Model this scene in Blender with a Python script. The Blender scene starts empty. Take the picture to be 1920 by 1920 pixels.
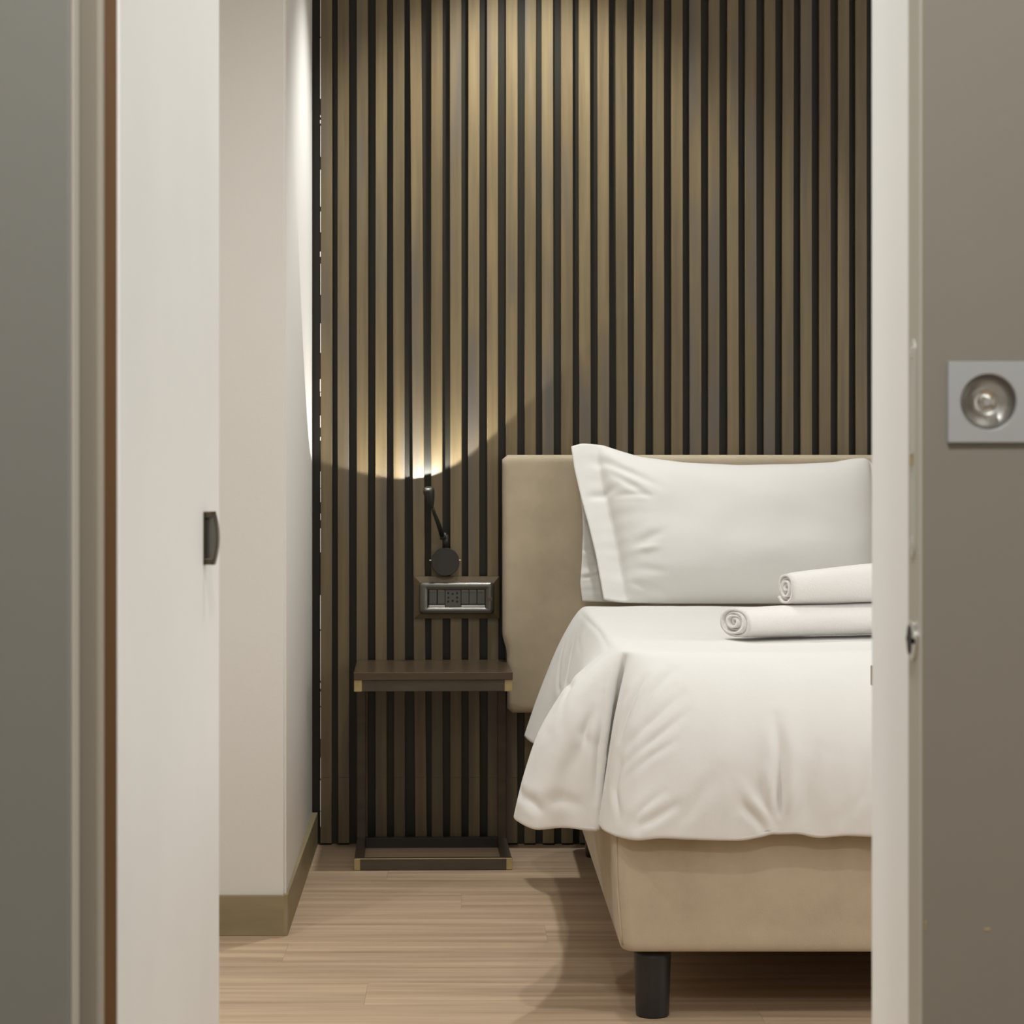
import bpy, bmesh, math, random
import numpy as np
from mathutils import Vector, Matrix, noise

random.seed(7)
rng = np.random.default_rng(7)
sc = bpy.context.scene
C = sc.collection

# ------------------------------------------------------------------ camera
F, VX, VY, H = 4283.0, 870.0, 886.0, 1.0        # focal length in px, vanishing point, camera height
cd = bpy.data.cameras.new('camera')
cam = bpy.data.objects.new('camera', cd)
C.objects.link(cam)
cam.location = (0, 0, H)
cam.rotation_euler = (math.pi / 2, 0, 0)
cd.sensor_width = 36
cd.lens = F / 1920 * 36
cd.shift_x = (960 - VX) / 1920
cd.shift_y = -(960 - VY) / 1920
cd.clip_start = 0.05
cd.dof.use_dof = True
cd.dof.focus_distance = 4.6
cd.dof.aperture_fstop = 18
sc.camera = cam

# ------------------------------------------------------------------ world, lights, exposure
w = bpy.data.worlds.new('world')
sc.world = w
w.use_nodes = True
w.node_tree.nodes['Background'].inputs[0].default_value = (0.9, 0.95, 1, 1)
w.node_tree.nodes['Background'].inputs[1].default_value = 0.05

def spot(name, loc, power, size=150, blend=0.6, rad=0.035, col=(.98, 1, .985), aim=(0, 0, -1)):
    l = bpy.data.lights.new(name, 'SPOT')
    l.energy = power
    l.spot_size = math.radians(size)
    l.spot_blend = blend
    l.shadow_soft_size = rad
    l.color = col
    o = bpy.data.objects.new(name, l)
    C.objects.link(o)
    o.location = loc
    o.rotation_euler = Vector(aim).to_track_quat('-Z', 'Y').to_euler()
    return o

spot('downlight_wall', (.16, 5.72, 2.66), 84, 106, .62, .04)
spot('downlight_left', (-1.25, 3.35, 2.66), 48, 150, .8, .045)
spot('downlight_bed', (.03, 4.05, 2.66), 50, 128, .9, .045)
spot('downlight_door', (.08, 2.45, 2.66), 52, 140, .9, .045)
spot('downlight_hall', (.05, .65, 2.5), 105, 165, .8, .06, (.98, 1, .985))
wl = bpy.data.lights.new('side_fill', 'AREA')  # added soft fill from the right wall, its source is unseen
wl.shape = 'RECTANGLE'; wl.size = 1.5; wl.size_y = 1.3; wl.energy = 28; wl.color = (.98, .995, 1)
wo = bpy.data.objects.new('side_fill', wl); C.objects.link(wo)
hl = bpy.data.lights.new('hall_fill', 'AREA')  # added fill light behind the camera, no real opening there
hl.shape = 'RECTANGLE'; hl.size = 1.2; hl.size_y = .7; hl.energy = 7; hl.color = (.96, .985, 1)
ho = bpy.data.objects.new('hall_fill', hl); C.objects.link(ho)
ho.location = (.75, -1.77, 2.05); ho.rotation_euler = Vector((0, 1, 0)).to_track_quat('-Z', 'Z').to_euler()
wo.location = (2.57, 3.3, 1.45); wo.rotation_euler = Vector((-1, 0, 0)).to_track_quat('-Z', 'Z').to_euler()
# the reading lamp's own beam, thrown up the slats from the small head on the wall
spot('reading_beam', (-.094, 6.004, .9585), 13, 120.6, .05, .008, (1, .985, .93), (-.217, .301, .929))

vs = sc.view_settings
vs.view_transform = 'Standard'
vs.look = 'None'
vs.exposure = 0.12
vs.gamma = 1.0
vs.use_curve_mapping = False
sc.cycles.max_bounces = 10
sc.cycles.diffuse_bounces = 6
sc.cycles.glossy_bounces = 4
sc.cycles.sample_clamp_indirect = 4
sc.cycles.caustics_reflective = False

# ------------------------------------------------------------------ helpers
def P(x, y, D):
    return Vector(((x - VX) * D / F, D, H - (y - VY) * D / F))

def X(px, D):
    return (px - VX) * D / F

def Z(py, D):
    return H - (py - VY) * D / F

def link(name, me, mat, parent=None, smooth=False):
    o = bpy.data.objects.new(name, me)
    C.objects.link(o)
    if mat is not None:
        me.materials.append(mat)
    if parent is not None:
        o.parent = parent
    if smooth:
        for p in me.polygons:
            p.use_smooth = True
    return o

def obj(name, bm, mat, parent=None, smooth=False):
    bmesh.ops.recalc_face_normals(bm, faces=bm.faces)
    me = bpy.data.meshes.new(name)
    bm.to_mesh(me)
    bm.free()
    return link(name, me, mat, parent, smooth)

def tag(o, label=None, cat=None, group=None, kind=None):
    if label: o['label'] = label
    if cat: o['category'] = cat
    if group: o['group'] = group
    if kind: o['kind'] = kind
    return o

def empty(name, loc=(0, 0, 0), rz=0):
    o = bpy.data.objects.new(name, None)
    C.objects.link(o)
    o.location = loc
    o.rotation_euler = (0, 0, rz)
    o.empty_display_size = .05
    return o

def box(bm, x0, x1, y0, y1, z0, z1, bev=0, seg=2):
    g = bmesh.ops.create_cube(bm, size=1)
    M = Matrix.Translation(((x0 + x1) / 2, (y0 + y1) / 2, (z0 + z1) / 2)) @ Matrix.Diagonal((x1 - x0, y1 - y0, z1 - z0, 1))
    bmesh.ops.transform(bm, matrix=M, verts=g['verts'])
    if bev:
        ed = set()
        for v in g['verts']:
            for e in v.link_edges: ed.add(e)
        bmesh.ops.bevel(bm, geom=list(ed), offset=bev, segments=seg, affect='EDGES', profile=.5)
    return bm

def boxobj(name, b, mat, parent=None, bev=0, seg=2, smooth=False):
    bm = bmesh.new()
    box(bm, *b, bev=bev, seg=seg)
    return obj(name, bm, mat, parent, smooth)

def struct(name, b, mat, parent=None, bev=0):
    o = boxobj(name, b, mat, parent, bev)
    if parent is None: tag(o, kind='structure')
    return o

def lathe(bm, prof, axis='z', at=(0, 0, 0), n=40, capa=True, capb=True):
    """prof: list of (r, h)"""
    rings = []
    for r, h in prof:
        ring = []
        for i in range(n):
            a = 2 * math.pi * i / n
            c, s = r * math.cos(a), r * math.sin(a)
            v = {'z': (c, s, h), 'y': (c, h, s), 'x': (h, c, s)}[axis]
            ring.append(bm.verts.new(Vector(v) + Vector(at)))
        rings.append(ring)
    for a, b in zip(rings, rings[1:]):
        for i in range(n):
            j = (i + 1) % n
            bm.faces.new((a[i], a[j], b[j], b[i]))
    if capa: bm.faces.new(rings[0])
    if capb: bm.faces.new(list(reversed(rings[-1])))
    return bm

def tube(bm, pts, rad, n=16):
    pts = [Vector(p) for p in pts]
    if not hasattr(rad, '__len__'): rad = [rad] * len(pts)
    rings = []
    for i, p in enumerate(pts):
        d = (pts[min(i + 1, len(pts) - 1)] - pts[max(i - 1, 0)]).normalized()
        u = d.cross(Vector((0, 1, 0.01))).normalized()
        v = d.cross(u)
        rings.append([bm.verts.new(p + rad[i] * (math.cos(2 * math.pi * k / n) * u + math.sin(2 * math.pi * k / n) * v)) for k in range(n)])
    for a, b in zip(rings, rings[1:]):
        for i in range(n):
            j = (i + 1) % n
            bm.faces.new((a[i], a[j], b[j], b[i]))
    bm.faces.new(rings[0]); bm.faces.new(list(reversed(rings[-1])))
    return bm

# ------------------------------------------------------------------ materials
def lin(r, g, b):
    f = lambda c: (c / 255 / 12.92) if c <= 10 else ((c / 255 + .055) / 1.055) ** 2.4
    return (f(r), f(g), f(b), 1)

def mat(name, col, rough=.5, metal=0, spec=.5, var=0, vscale=(4, 4, 4), bump=0, bscale=(60, 60, 60), col2=None,
        objrand=0, usecol=False, col3=None, detail=4, sheen=0, coord='Object', bdist=.002, contrast=(.3, .7)):
    m = bpy.data.materials.new(name)
    m.use_nodes = True
    nt = m.node_tree
    N, L = nt.nodes, nt.links
    b = N['Principled BSDF']
    b.inputs['Base Color'].default_value = col
    b.inputs['Roughness'].default_value = rough
    b.inputs['Metallic'].default_value = metal
    b.inputs['Specular IOR Level'].default_value = spec
    if sheen:
        b.inputs['Sheen Weight'].default_value = sheen
        b.inputs['Sheen Roughness'].default_value = .4
    tc = N.new('ShaderNodeTexCoord')
    oi = N.new('ShaderNodeObjectInfo')
    rnd = oi.outputs['Random']
    if usecol:
        sx_ = N.new('ShaderNodeSeparateColor'); L.new(oi.outputs['Color'], sx_.inputs[0]); rnd = sx_.outputs[0]
    off = N.new('ShaderNodeVectorMath'); off.operation = 'SCALE'
    off.inputs[0].default_value = (31.7, 17.3, 23.9)
    L.new(rnd, off.inputs['Scale'])
    add = N.new('ShaderNodeVectorMath'); add.operation = 'ADD'
    L.new(tc.outputs[coord], add.inputs[0])
    L.new(off.outputs[0], add.inputs[1])
    def nz(scale, det):
        mp = N.new('ShaderNodeMapping')
        mp.inputs['Scale'].default_value = scale
        L.new(add.outputs[0], mp.inputs[0])
        n = N.new('ShaderNodeTexNoise')
        n.inputs['Scale'].default_value = 1
        n.inputs['Detail'].default_value = det
        n.inputs['Roughness'].default_value = .6
        L.new(mp.outputs[0], n.inputs['Vector'])
        return n
    if col2 is not None:
        n = nz(vscale, detail)
        cr = N.new('ShaderNodeMapRange')
        cr.inputs['From Min'].default_value = contrast[0]
        cr.inputs['From Max'].default_value = contrast[1]
        L.new(n.outputs['Fac'], cr.inputs['Value'])
        mx = N.new('ShaderNodeMix'); mx.data_type = 'RGBA'
        mx.inputs['A'].default_value = col
        mx.inputs['B'].default_value = col2
        L.new(cr.outputs[0], mx.inputs['Factor'])
        out = mx.outputs['Result']
        if objrand:
            hs = N.new('ShaderNodeHueSaturation')
            mr = N.new('ShaderNodeMapRange')
            mr.inputs['To Min'].default_value = 1 - objrand
            mr.inputs['To Max'].default_value = 1 + objrand
            L.new(rnd, mr.inputs['Value'])
            L.new(mr.outputs[0], hs.inputs['Value'])
            L.new(out, hs.inputs['Color'])
            out = hs.outputs['Color']
        if col3 is not None:
            n3 = nz((vscale[0] * .25, vscale[1] * .25, vscale[2] * .6), 2)
            c3 = N.new('ShaderNodeMapRange')
            c3.inputs['From Min'].default_value = .52
            c3.inputs['From Max'].default_value = .72
            L.new(n3.outputs['Fac'], c3.inputs['Value'])
            m3 = N.new('ShaderNodeMix'); m3.data_type = 'RGBA'
            L.new(c3.outputs[0], m3.inputs['Factor'])
            L.new(out, m3.inputs['A'])
            m3.inputs['B'].default_value = col3
            out = m3.outputs['Result']
        L.new(out, b.inputs['Base Color'])
    if bump:
        n = nz(bscale, 3)
        bp = N.new('ShaderNodeBump')
        bp.inputs['Strength'].default_value = bump
        bp.inputs['Distance'].default_value = bdist
        L.new(n.outputs['Fac'], bp.inputs['Height'])
        L.new(bp.outputs[0], b.inputs['Normal'])
    return m

M = {}
M['paint'] = mat('bedroom_paint', (.66, .635, .595, 1), .75, bump=.15, bscale=(90, 90, 90), col2=(.648, .622, .582, 1), vscale=(1.5, 1.5, 1.5))
M['ceiling'] = mat('ceiling_paint', (.78, .76, .72, 1), .8)
M['taupe'] = mat('taupe_paint', (.232, .207, .168, 1), .55, bump=.08, bscale=(150, 150, 150), col2=(.22, .198, .163, 1), vscale=(3, 3, 3))
M['grey'] = mat('grey_paint', (.21, .203, .18, 1), .5, bump=.08, bscale=(150, 150, 150), col2=(.2, .196, .175, 1), vscale=(3, 3, 3))
M['edge'] = mat('pale_edge', (.44, .41, .345, 1), .5)
M['taupe_trim'] = mat('taupe_trim', (.24, .205, .16, 1), .5)
M['taupe_trim2'] = mat('pale_taupe_trim', (.36, .32, .26, 1), .5)
M['white'] = mat('white_paint', (.85, .85, .825, 1), .45, bump=.06, bscale=(70, 70, 70), col2=(.785, .785, .76, 1), vscale=(2, 2, 2))
M['jamb'] = mat('jamb_white', (.93, .93, .915, 1), .45, bump=.06, bscale=(70, 70, 70))
M['rawwood'] = mat('raw_brown_wood', lin(112, 78, 44), .6, col2=lin(94, 64, 34), vscale=(40, 40, 3))
M['dark'] = mat('slat_backing', lin(40, 37, 28), .36, spec=.4, col2=lin(32, 30, 22), vscale=(8, 8, 1.5))
M['slat'] = mat('stained_slat_wood', lin(117, 102, 74), .34, spec=.5, col2=lin(92, 80, 58), vscale=(45, 45, 2.2), objrand=.2, usecol=True,
                col3=lin(88, 82, 76), bump=.25, bscale=(160, 160, 6), detail=5, bdist=.001)
M['fleck'] = mat('white_filler', (.8, .78, .72, 1), .8)
M['plank'] = mat('oak_laminate', lin(190, 165, 137), .48, col2=lin(138, 114, 91), vscale=(1.3, 26, 26), objrand=.02, detail=7,
                 bump=.08, bscale=(6, 120, 120), contrast=(.34, .78))
M['under'] = mat('floor_underlay', lin(110, 88, 64), .8)
M['brass'] = mat('olive_bronze', lin(148, 134, 102), .5, metal=.1, col2=lin(128, 115, 86), vscale=(3, 3, 18))
M['suede'] = mat('beige_suede', lin(190, 176, 152), .9, col2=lin(174, 161, 138), vscale=(9, 9, 9), bump=.35, bscale=(700, 700, 700), sheen=.25, spec=.2, detail=6)
M['cotton'] = mat('white_cotton', (.69, .676, .648, 1), .85, spec=.25, bump=.10, bscale=(26, 26, 26), bdist=.006, sheen=.1)
M['terry'] = mat('white_terry', (.74, .715, .69, 1), .95, spec=.1, bump=.4, bscale=(420, 420, 420), bdist=.004, sheen=.3)
M['mattress'] = mat('mattress_cloth', (.74, .72, .68, 1), .9)
M['black'] = mat('black_plastic', lin(30, 30, 30), .38)
M['blackmetal'] = mat('black_enamel', lin(44, 42, 36), .45, col2=lin(38, 36, 31), vscale=(20, 20, 20))
M['steel_dark'] = mat('waxed_dark_steel', lin(88, 79, 66), .42, metal=.3, col2=lin(70, 63, 52), vscale=(6, 30, 30))
M['weld'] = mat('bare_brass_corner', lin(190, 170, 122), .4, metal=.4, col2=lin(168, 148, 104), vscale=(40, 40, 40))
M['walnut'] = mat('dark_walnut', lin(80, 66, 48), .28, col2=lin(66, 54, 39), vscale=(3, 30, 30))
M['silver'] = mat('satin_silver', (.46, .47, .47, 1), .38, metal=.55, bump=.1, bscale=(20, 400, 20))
M['chrome'] = mat('chrome', (.82, .81, .78, 1), .14, metal=1)
M['bowl'] = mat('brushed_bowl', (.60, .585, .56, 1), .33, metal=1)
M['bronze'] = mat('dark_bronze', lin(92, 84, 72), .25, metal=.9)
M['plate'] = mat('gunmetal_plate', lin(106, 104, 97), .28, metal=.7)
M['module'] = mat('grey_module', lin(78, 78, 73), .45)
M['hole'] = mat('hole_black', (.006, .006, .005, 1), .7)
M['bronzeframe'] = mat('bronze_brown_frame', lin(98, 82, 58), .45, metal=.2, col2=lin(80, 67, 48), vscale=(20, 20, 20))
m = bpy.data.materials.new('lamp_lens'); m.use_nodes = True
m.node_tree.nodes['Principled BSDF'].inputs['Emission Color'].default_value = (1, .93, .8, 1)
m.node_tree.nodes['Principled BSDF'].inputs['Emission Strength'].default_value = .4
M['lens'] = m

# ------------------------------------------------------------------ setting
CEIL = 2.68
DW = 6.127                       # front plane of the slats
DB = DW + .026                   # face of the backing board
XR, XL = 2.6, -1.6               # bedroom right wall / hidden left wall
OL, OR = -.300, .325             # door opening
Y0, Y1 = 1.650, 1.820            # door wall
struct('ceiling', (XL - .1, XR + .1, -1.8, DB + .15, CEIL, CEIL + .1), M['ceiling'])
wb = struct('wall_back', (-.5, XR + .1, DB, DB + .12, 0, CEIL), M['dark'])
struct('wall_right', (XR, XR + .1, Y1, DB + .12, 0, CEIL), M['paint'])
wn = struct('fill_frame_1', (XR - .02, XR - .001, 2.5, 4.1, .75, .80), M['white'])  # unseen frame, added around the side fill light
for bb in ((XR - .02, XR - .001, 2.5, 4.1, 2.10, 2.15), (XR - .02, XR - .001, 2.5, 2.55, .80, 2.10), (XR - .02, XR - .001, 4.05, 4.1, .80, 2.10)):
    boxobj('fill_frame_bar', bb, M['white'], wn)
struct('wall_left', (XL - .1, XL, Y1, 4.99, 0, CEIL), M['paint'])
# projecting wall block on the left: its front face and its slightly skewed side
bm = bmesh.new()
CX, CY = -.385, 4.941
pts = [(XL, CY), (CX, CY), (-.409, DB + .01), (-.409, DB + .12), (XL, DB + .12)]
lo = [bm.verts.new((x, y, 0)) for x, y in pts]; hi = [bm.verts.new((x, y, CEIL)) for x, y in pts]
for i in range(5):
    j = (i + 1) % 5
    bm.faces.new((lo[i], lo[j], hi[j], hi[i]))
bm.faces.new(lo); bm.faces.new(hi)
e = [e for e in bm.edges if all(abs(v.co.x - CX) < 1e-4 and abs(v.co.y - CY) < 1e-4 for v in e.verts)]
bmesh.ops.bevel(bm, geom=e, offset=.006, segments=3, affect='EDGES')
tag(obj('wall_projection', bm, M['paint']), kind='structure')
# skirting
struct('baseboard_front', (XL, CX + .003, CY - .012, CY, 0, .087), M['brass'], bev=.0012)
bm = bmesh.new()
q = [(CX - .004, CY - .0122), (CX + .0045, CY - .0122), (-.3925, DW - .001), (-.409, DW - .001)]
lo = [bm.verts.new((x, y, 0)) for x, y in q]; hi = [bm.verts.new((x, y, .0885)) for x, y in q]
for i in range(4):
    j = (i + 1) % 4
    bm.faces.new((lo[i], lo[j], hi[j], hi[i]))
bm.faces.new(lo); bm.faces.new(hi)
tag(obj('baseboard_left', bm, M['brass']), kind='structure')

# door wall with the opening, hall shell
bm = bmesh.new()
box(bm, XL - .1, OL, Y0, Y1, 0, CEIL); box(bm, OR, XR + .1, Y0, Y1, 0, CEIL); box(bm, OL, OR, Y0, Y1, 2.12, CEIL)
tag(obj('wall_front', bm, M['jamb']), kind='structure')
struct('wall_hall_right', (1.5, 1.6, -1.8, Y0, 0, CEIL), M['paint'])
struct('wall_hall_left', (-1.6, -1.5, -1.8, Y0, 0, CEIL), M['paint'])
struct('wall_hall_rear', (-1.6, 1.6, -1.9, -1.8, 0, CEIL), M['paint'])

w2 = struct('fill_frame_2', (.12, 1.38, -1.799, -1.775, 1.64, 1.69), M['white'])  # unseen frame, added to dress the hall fill light
for bb in ((.12, 1.38, -1.799, -1.775, 2.41, 2.46), (.10, .15, -1.799, -1.775, 1.64, 2.46), (1.35, 1.40, -1.799, -1.775, 1.64, 2.46)):
    boxobj('fill_frame_bar', bb, M['white'], w2)

# floor: underlay and laminate planks (grain runs across the view)
fl = struct('floor', (XL - .1, XR + .1, -1.9, DB + .12, -.05, -.008), M['under'])
PWD, PL = .19, 1.285
row0 = 4.285
for r in range(-33, 11):
    y0 = row0 + r * PWD
    y1 = min(y0 + PWD, DB)
    if y0 > DB - .01: continue
    offx = -.188 + (r * .4283 * PL) % PL
    k0 = math.floor((XL - offx) / PL)
    for k in range(k0, k0 + 6):
        x0, x1 = max(offx + k * PL, XL), min(offx + (k + 1) * PL, XR)
        if x1 - x0 < .03: continue
        bm = bmesh.new()
        box(bm, x0 + .0001, x1 - .0001, y0 + .0001, y1 - .0001, -.008, 0)
        ed = [e for e in bm.edges if all(v.co.z > -.001 for v in e.verts)]
        bmesh.ops.bevel(bm, geom=ed, offset=.00025, segments=1, affect='EDGES')
        obj('plank', bm, M['plank'], fl)

# slats: measured left edges in px at the slat plane, then an even pitch to the right wall
le = [601, 633, 668.6, 703.8, 737.5, 771, 808.4, 843.8, 878, 913.3, 948.4, 983.6, 1016.5, 1052, 1086, 1120.4, 1155.4, 1189,
      1224.8, 1259, 1293, 1328, 1364.5, 1397.5, 1432.5, 1467, 1502, 1536, 1571, 1604.6, 1639.5]
xs = [X(p, DW) for p in le]
while xs[-1] + .0495 + .035 < XR:
    xs.append(xs[-1] + .0495)
SEAM = .182
for i, x in enumerate(xs):
    wd = .0308 + rng.normal(0, .0004)
    lean = .007 if i == 5 else rng.normal(0, .0010)
    ph = rng.uniform(0, 6)
    dz = rng.normal(0, .0006)
    tone = rng.uniform(0, 1)
    for z0, z1 in ((.006, SEAM - .0003), (SEAM + .0003, CEIL)):
        bm = bmesh.new()
        n = 2 if z1 < .3 else 14
        rings = []
        for k in range(n + 1):
            z = z0 + (z1 - z0) * k / n
            dx = lean * (1.6 - z) / 1.0 if i == 5 else lean * (z - 1.2) / 1.2
            dx += .0006 * math.sin(z * 2.3 + ph)
            if z0 < .1: dx += rng.normal(0, .0002)
            b = .0012
            prof = [(0, DB), (0, DW + b), (b, DW), (wd - b, DW), (wd, DW + b), (wd, DB)]
            rings.append([bm.verts.new((x + dx + px, py + (dz if py < DB else 0), z)) for px, py in prof])
        for a, c in zip(rings, rings[1:]):
            for j in range(6):
                bm.faces.new((a[j], a[(j + 1) % 6], c[(j + 1) % 6], c[j]))
        bm.faces.new(rings[0]); bm.faces.new(rings[-1])
        so_ = obj('slat', bm, M['slat'], wb)
        so_.color = (tone, 0, 0, 1)
# broken line of white filler along the first slat
bm = bmesh.new()
z = .05
while z < 2.4:
    h = random.choice([.008, .015, .03, .06, .12]) * random.uniform(.6, 1.4)
    t = random.uniform(.0008, .0022)
    box(bm, xs[0] - t + .0005, xs[0] + .0008, DW - .0006, DW + .004, z, z + h)
    z += h + random.choice([.004, .01, .03, .09]) * random.uniform(.5, 1.5)
tag(obj('filler_line', bm, M['fleck'], wb), label='broken line of white filler along the first slat', kind='stuff')

# ------------------------------------------------------------------ left side of the opening (hall side) and the open white door
YG = 1.60
struct('wall_panel', (-1.5, X(131, YG), YG, Y0, 0, CEIL), M['grey'], bev=.002)
struct('trim_1', (X(131, YG), X(131, YG) + .0022, YG + .003, YG + .028, 0, CEIL), M['edge'], bev=.0008)  # side edge of the panel; its brighter lighting is put into the pale colour
struct('trim_2', (X(149, 1.638), X(179, 1.638), 1.638, Y0, 0, 2.14), M['taupe_trim'], bev=.0008)
struct('trim_3', (X(179, 1.641), X(191, 1.641), 1.641, Y0 + .003, 0, 2.14), M['taupe_trim2'], bev=.001)

d2 = empty('door_2', (-.27, 1.662, 0))
tag(d2, 'white door leaf swung open into the bedroom with raw brown edge', None, kind='structure')
def loc(o, e):
    o.location = -Vector(e.location); return o
LX = -.2504
loc(boxobj('core', (-.290, LX - .0022, 1.662, 2.333, .008, 2.10), M['rawwood'], d2), d2)
loc(boxobj('face_panel', (LX - .0022, LX, 1.661, 2.336, .008, 2.10), M['white'], d2, bev=.0006), d2)
loc(boxobj('edge_band', (-.290, LX - .0023, 2.333, 2.336, .008, 2.10), M['white'], d2), d2)
# small bow pull near the free edge
hp = empty('pull_handle'); hp.parent = d2; loc(hp, d2)
Da, Db = X(220, 1), 0
ya, yb = LX * F / (381 - VX), LX * F / (400 - VX)
zc0, zc1 = Z(1059, 2.2), Z(959, 2.2)
boxobj('back_plate', (LX, LX + .0016, ya, ya + .026, zc0, zc1), M['bronze'], hp, bev=.0006)
bm = bmesh.new()
n = 14
rows = []
for k in range(n + 1):
    t = k / n
    z = zc0 + (zc1 - zc0) * t
    out = .0092 + .0046 * math.sin(math.pi * (.04 + .92 * t))
    rows.append([bm.verts.new((LX + out - .0022, ya + .005, z)), bm.verts.new((LX + out, ya + .005, z)),
                 bm.verts.new((LX + out, ya + .021, z)), bm.verts.new((LX + out - .0022, ya + .021, z))])
for a, b in zip(rows, rows[1:]):
    for j in range(4):
        bm.faces.new((a[j], a[(j + 1) % 4], b[(j + 1) % 4], b[j]))
bm.faces.new(rows[0]); bm.faces.new(rows[-1])
obj('bow', bm, M['bronze'], hp)
bm = bmesh.new()
A_, B_ = [], []
for k in range(n + 1):
    t = k / n
    z = zc0 + (zc1 - zc0) * t
    out = .0092 + .0046 * math.sin(math.pi * (.04 + .92 * t))
    A_.append((bm.verts.new((LX + .001, ya + .009, z)), bm.verts.new((LX + out - .0015, ya + .007, z))))
for a, b in zip(A_, A_[1:]):
    bm.faces.new((a[0], a[1], b[1], b[0]))
o = obj('cup_side', bm, M['plate'], hp)
sm_ = o.modifiers.new('thick', 'SOLIDIFY'); sm_.thickness = .001
for z in (zc0, zc1 - .006):
    boxobj('foot', (LX + .001, LX + .0090, ya + .005, ya + .021, z, z + .006), M['bronze'], hp, bev=.0005)

# ------------------------------------------------------------------ right sliding door with flush pull
DX0 = X(1725, 1.60)
D0, D1 = 1.60, 1.642
d1 = empty('door_1', (DX0 + .4, 1.62, 0))
tag(d1, 'taupe sliding door with square steel flush pull and lock in its edge', None, kind='structure')
pc = P(1852, 754, D0)
ps, hr = .0284, .0215
bm = bmesh.new()
hx0, hx1, hz0, hz1 = pc.x - hr, pc.x + hr, pc.z - hr, pc.z + hr
xe = DX0 + .86
def slab(x0, x1, z0, z1, y0=D0, y1=D1): box(bm, x0, x1, y0, y1, z0, z1)
slab(DX0 + .0015, hx0, .01, 2.16); slab(hx1, xe, .01, 2.16); slab(hx0, hx1, .01, hz0); slab(hx0, hx1, hz1, 2.16)
box(bm, hx0, hx1, D0 + .02, D1, hz0, hz1)
loc(obj('leaf', bm, M['taupe'], d1), d1)
loc(boxobj('edge_band', (DX0, DX0 + .0014, D0, D1, .01, 2.16), M['edge'], d1), d1)
fp = empty('flush_pull'); fp.parent = d1; loc(fp, d1)
# square plate with a round opening
bm = bmesh.new()
R0 = .0194
n = 64
def ring(r, y, sq=False):
    out = []
    for i in range(n):
        a = 2 * math.pi * i / n
        c, s = math.cos(a), math.sin(a)
        k = r / max(abs(c), abs(s)) if sq else r
        out.append(bm.verts.new((pc.x + k * c, y, pc.z + k * s)))
    return out
def bridge(a, b):
    for i in range(n):
        j = (i + 1) % n
        bm.faces.new((a[i], a[j], b[j], b[i]))
yf = D0 - .0032
rs = [ring(ps, D0, True), ring(ps, yf + .0004, True), ring(ps - .0004, yf, True), ring(R0 + .0007, yf), ring(R0, yf + .0007), ring(R0, D0 + .004)]
for a, b in zip(rs, rs[1:]): bridge(a, b)
obj('plate', bm, M['silver'], fp)
bm = bmesh.new()
rs = [ring(R0 + .0002, D0 - .0005), ring(R0 - .001, D0 + .006), ring(R0 - .0045, D0 + .010), ring(.008, D0 + .0115)]
for a, b in zip(rs, rs[1:]): bridge(a, b)
bm.faces.new(rs[-1])
obj('bowl', bm, M['bowl'], fp, True)
kc = P(1847, 754, D0)
bm = bmesh.new()
lathe(bm, [(.0090, D0 + .0115), (.0090, D0 - .0002), (.0080, D0 - .0016), (.0060, D0 - .0010), (.0040, D0 + .0008), (.0036, D0 + .0018)], 'y', (kc.x, 0, kc.z), 40)
kn = obj('turn_knob', bm, M['chrome'], fp, False)
bm = bmesh.new(); lathe(bm, [(.0030, D0 + .0017), (.0026, D0 - .0006), (.0010, D0 - .0006)], 'y', (kc.x + .0014, 0, kc.z), 24)
obj('screw', bm, M['bowl'], fp)
boxobj('slot', (kc.x - .0085, kc.x - .003, D0 + .0002, D0 + .0016, kc.z - .0004, kc.z + .0003), M['hole'], fp)
# lock faceplate in the door edge: rounded ends
def rplate(name, ym, hw, z0, z1, x, th, mt, par, nn=10):
    bm = bmesh.new()
    pts = []
    for i in range(nn + 1):
        a = math.pi * i / nn
        pts.append((ym + hw * math.cos(a), z1 - hw + hw * math.sin(a)))
    for i in range(nn + 1):
        a = math.pi + math.pi * i / nn
        pts.append((ym + hw * math.cos(a), z0 + hw + hw * math.sin(a)))
    A = [bm.verts.new((x, y, z)) for y, z in pts]; B = [bm.verts.new((x - th, y, z)) for y, z in pts]
    k = len(pts)
    for i in range(k):
        j = (i + 1) % k
        bm.faces.new((A[i], A[j], B[j], B[i]))
    bm.faces.new(A); bm.faces.new(B)
    return obj(name, bm, mt, par)
for px, py, wpx, hpx in ((1735, 1735, 4, 18), (1851, 1743, 12, 5)):
    c0, c1 = P(px - wpx / 2, py + hpx / 2, D0), P(px + wpx / 2, py - hpx / 2, D0)
    loc(boxobj('paint_chip', (c0.x, c1.x, D0 - .0004, D0 + .0002, c0.z, c1.z), M['weld'], d1, bev=.0003, seg=1), d1)
lp = empty('lock_plate'); lp.parent = d1; loc(lp, d1)
ym = DX0 * F / (1712.5 - VX)
M['platewhite'] = mat('pale_satin_metal', (.52, .52, .47, 1), .38, metal=.35)
rplate('faceplate', ym, .0085, Z(1045, ym), Z(636, ym), DX0, .0009, M['platewhite'], lp)
for py in (660, 1016):
    bm = bmesh.new()
    lathe(bm, [(.0042, DX0 - .0009), (.0036, DX0 - .0016), (.0012, DX0 - .0013)], 'x', (0, ym, Z(py, ym)), 20)
    obj('screw', bm, M['chrome'], lp)
boxobj('latch', (DX0 - .0022, DX0 - .0005, ym - .0045, ym + .0035, Z(873, ym), Z(850, ym)), M['weld'], lp, bev=.0006)
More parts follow.
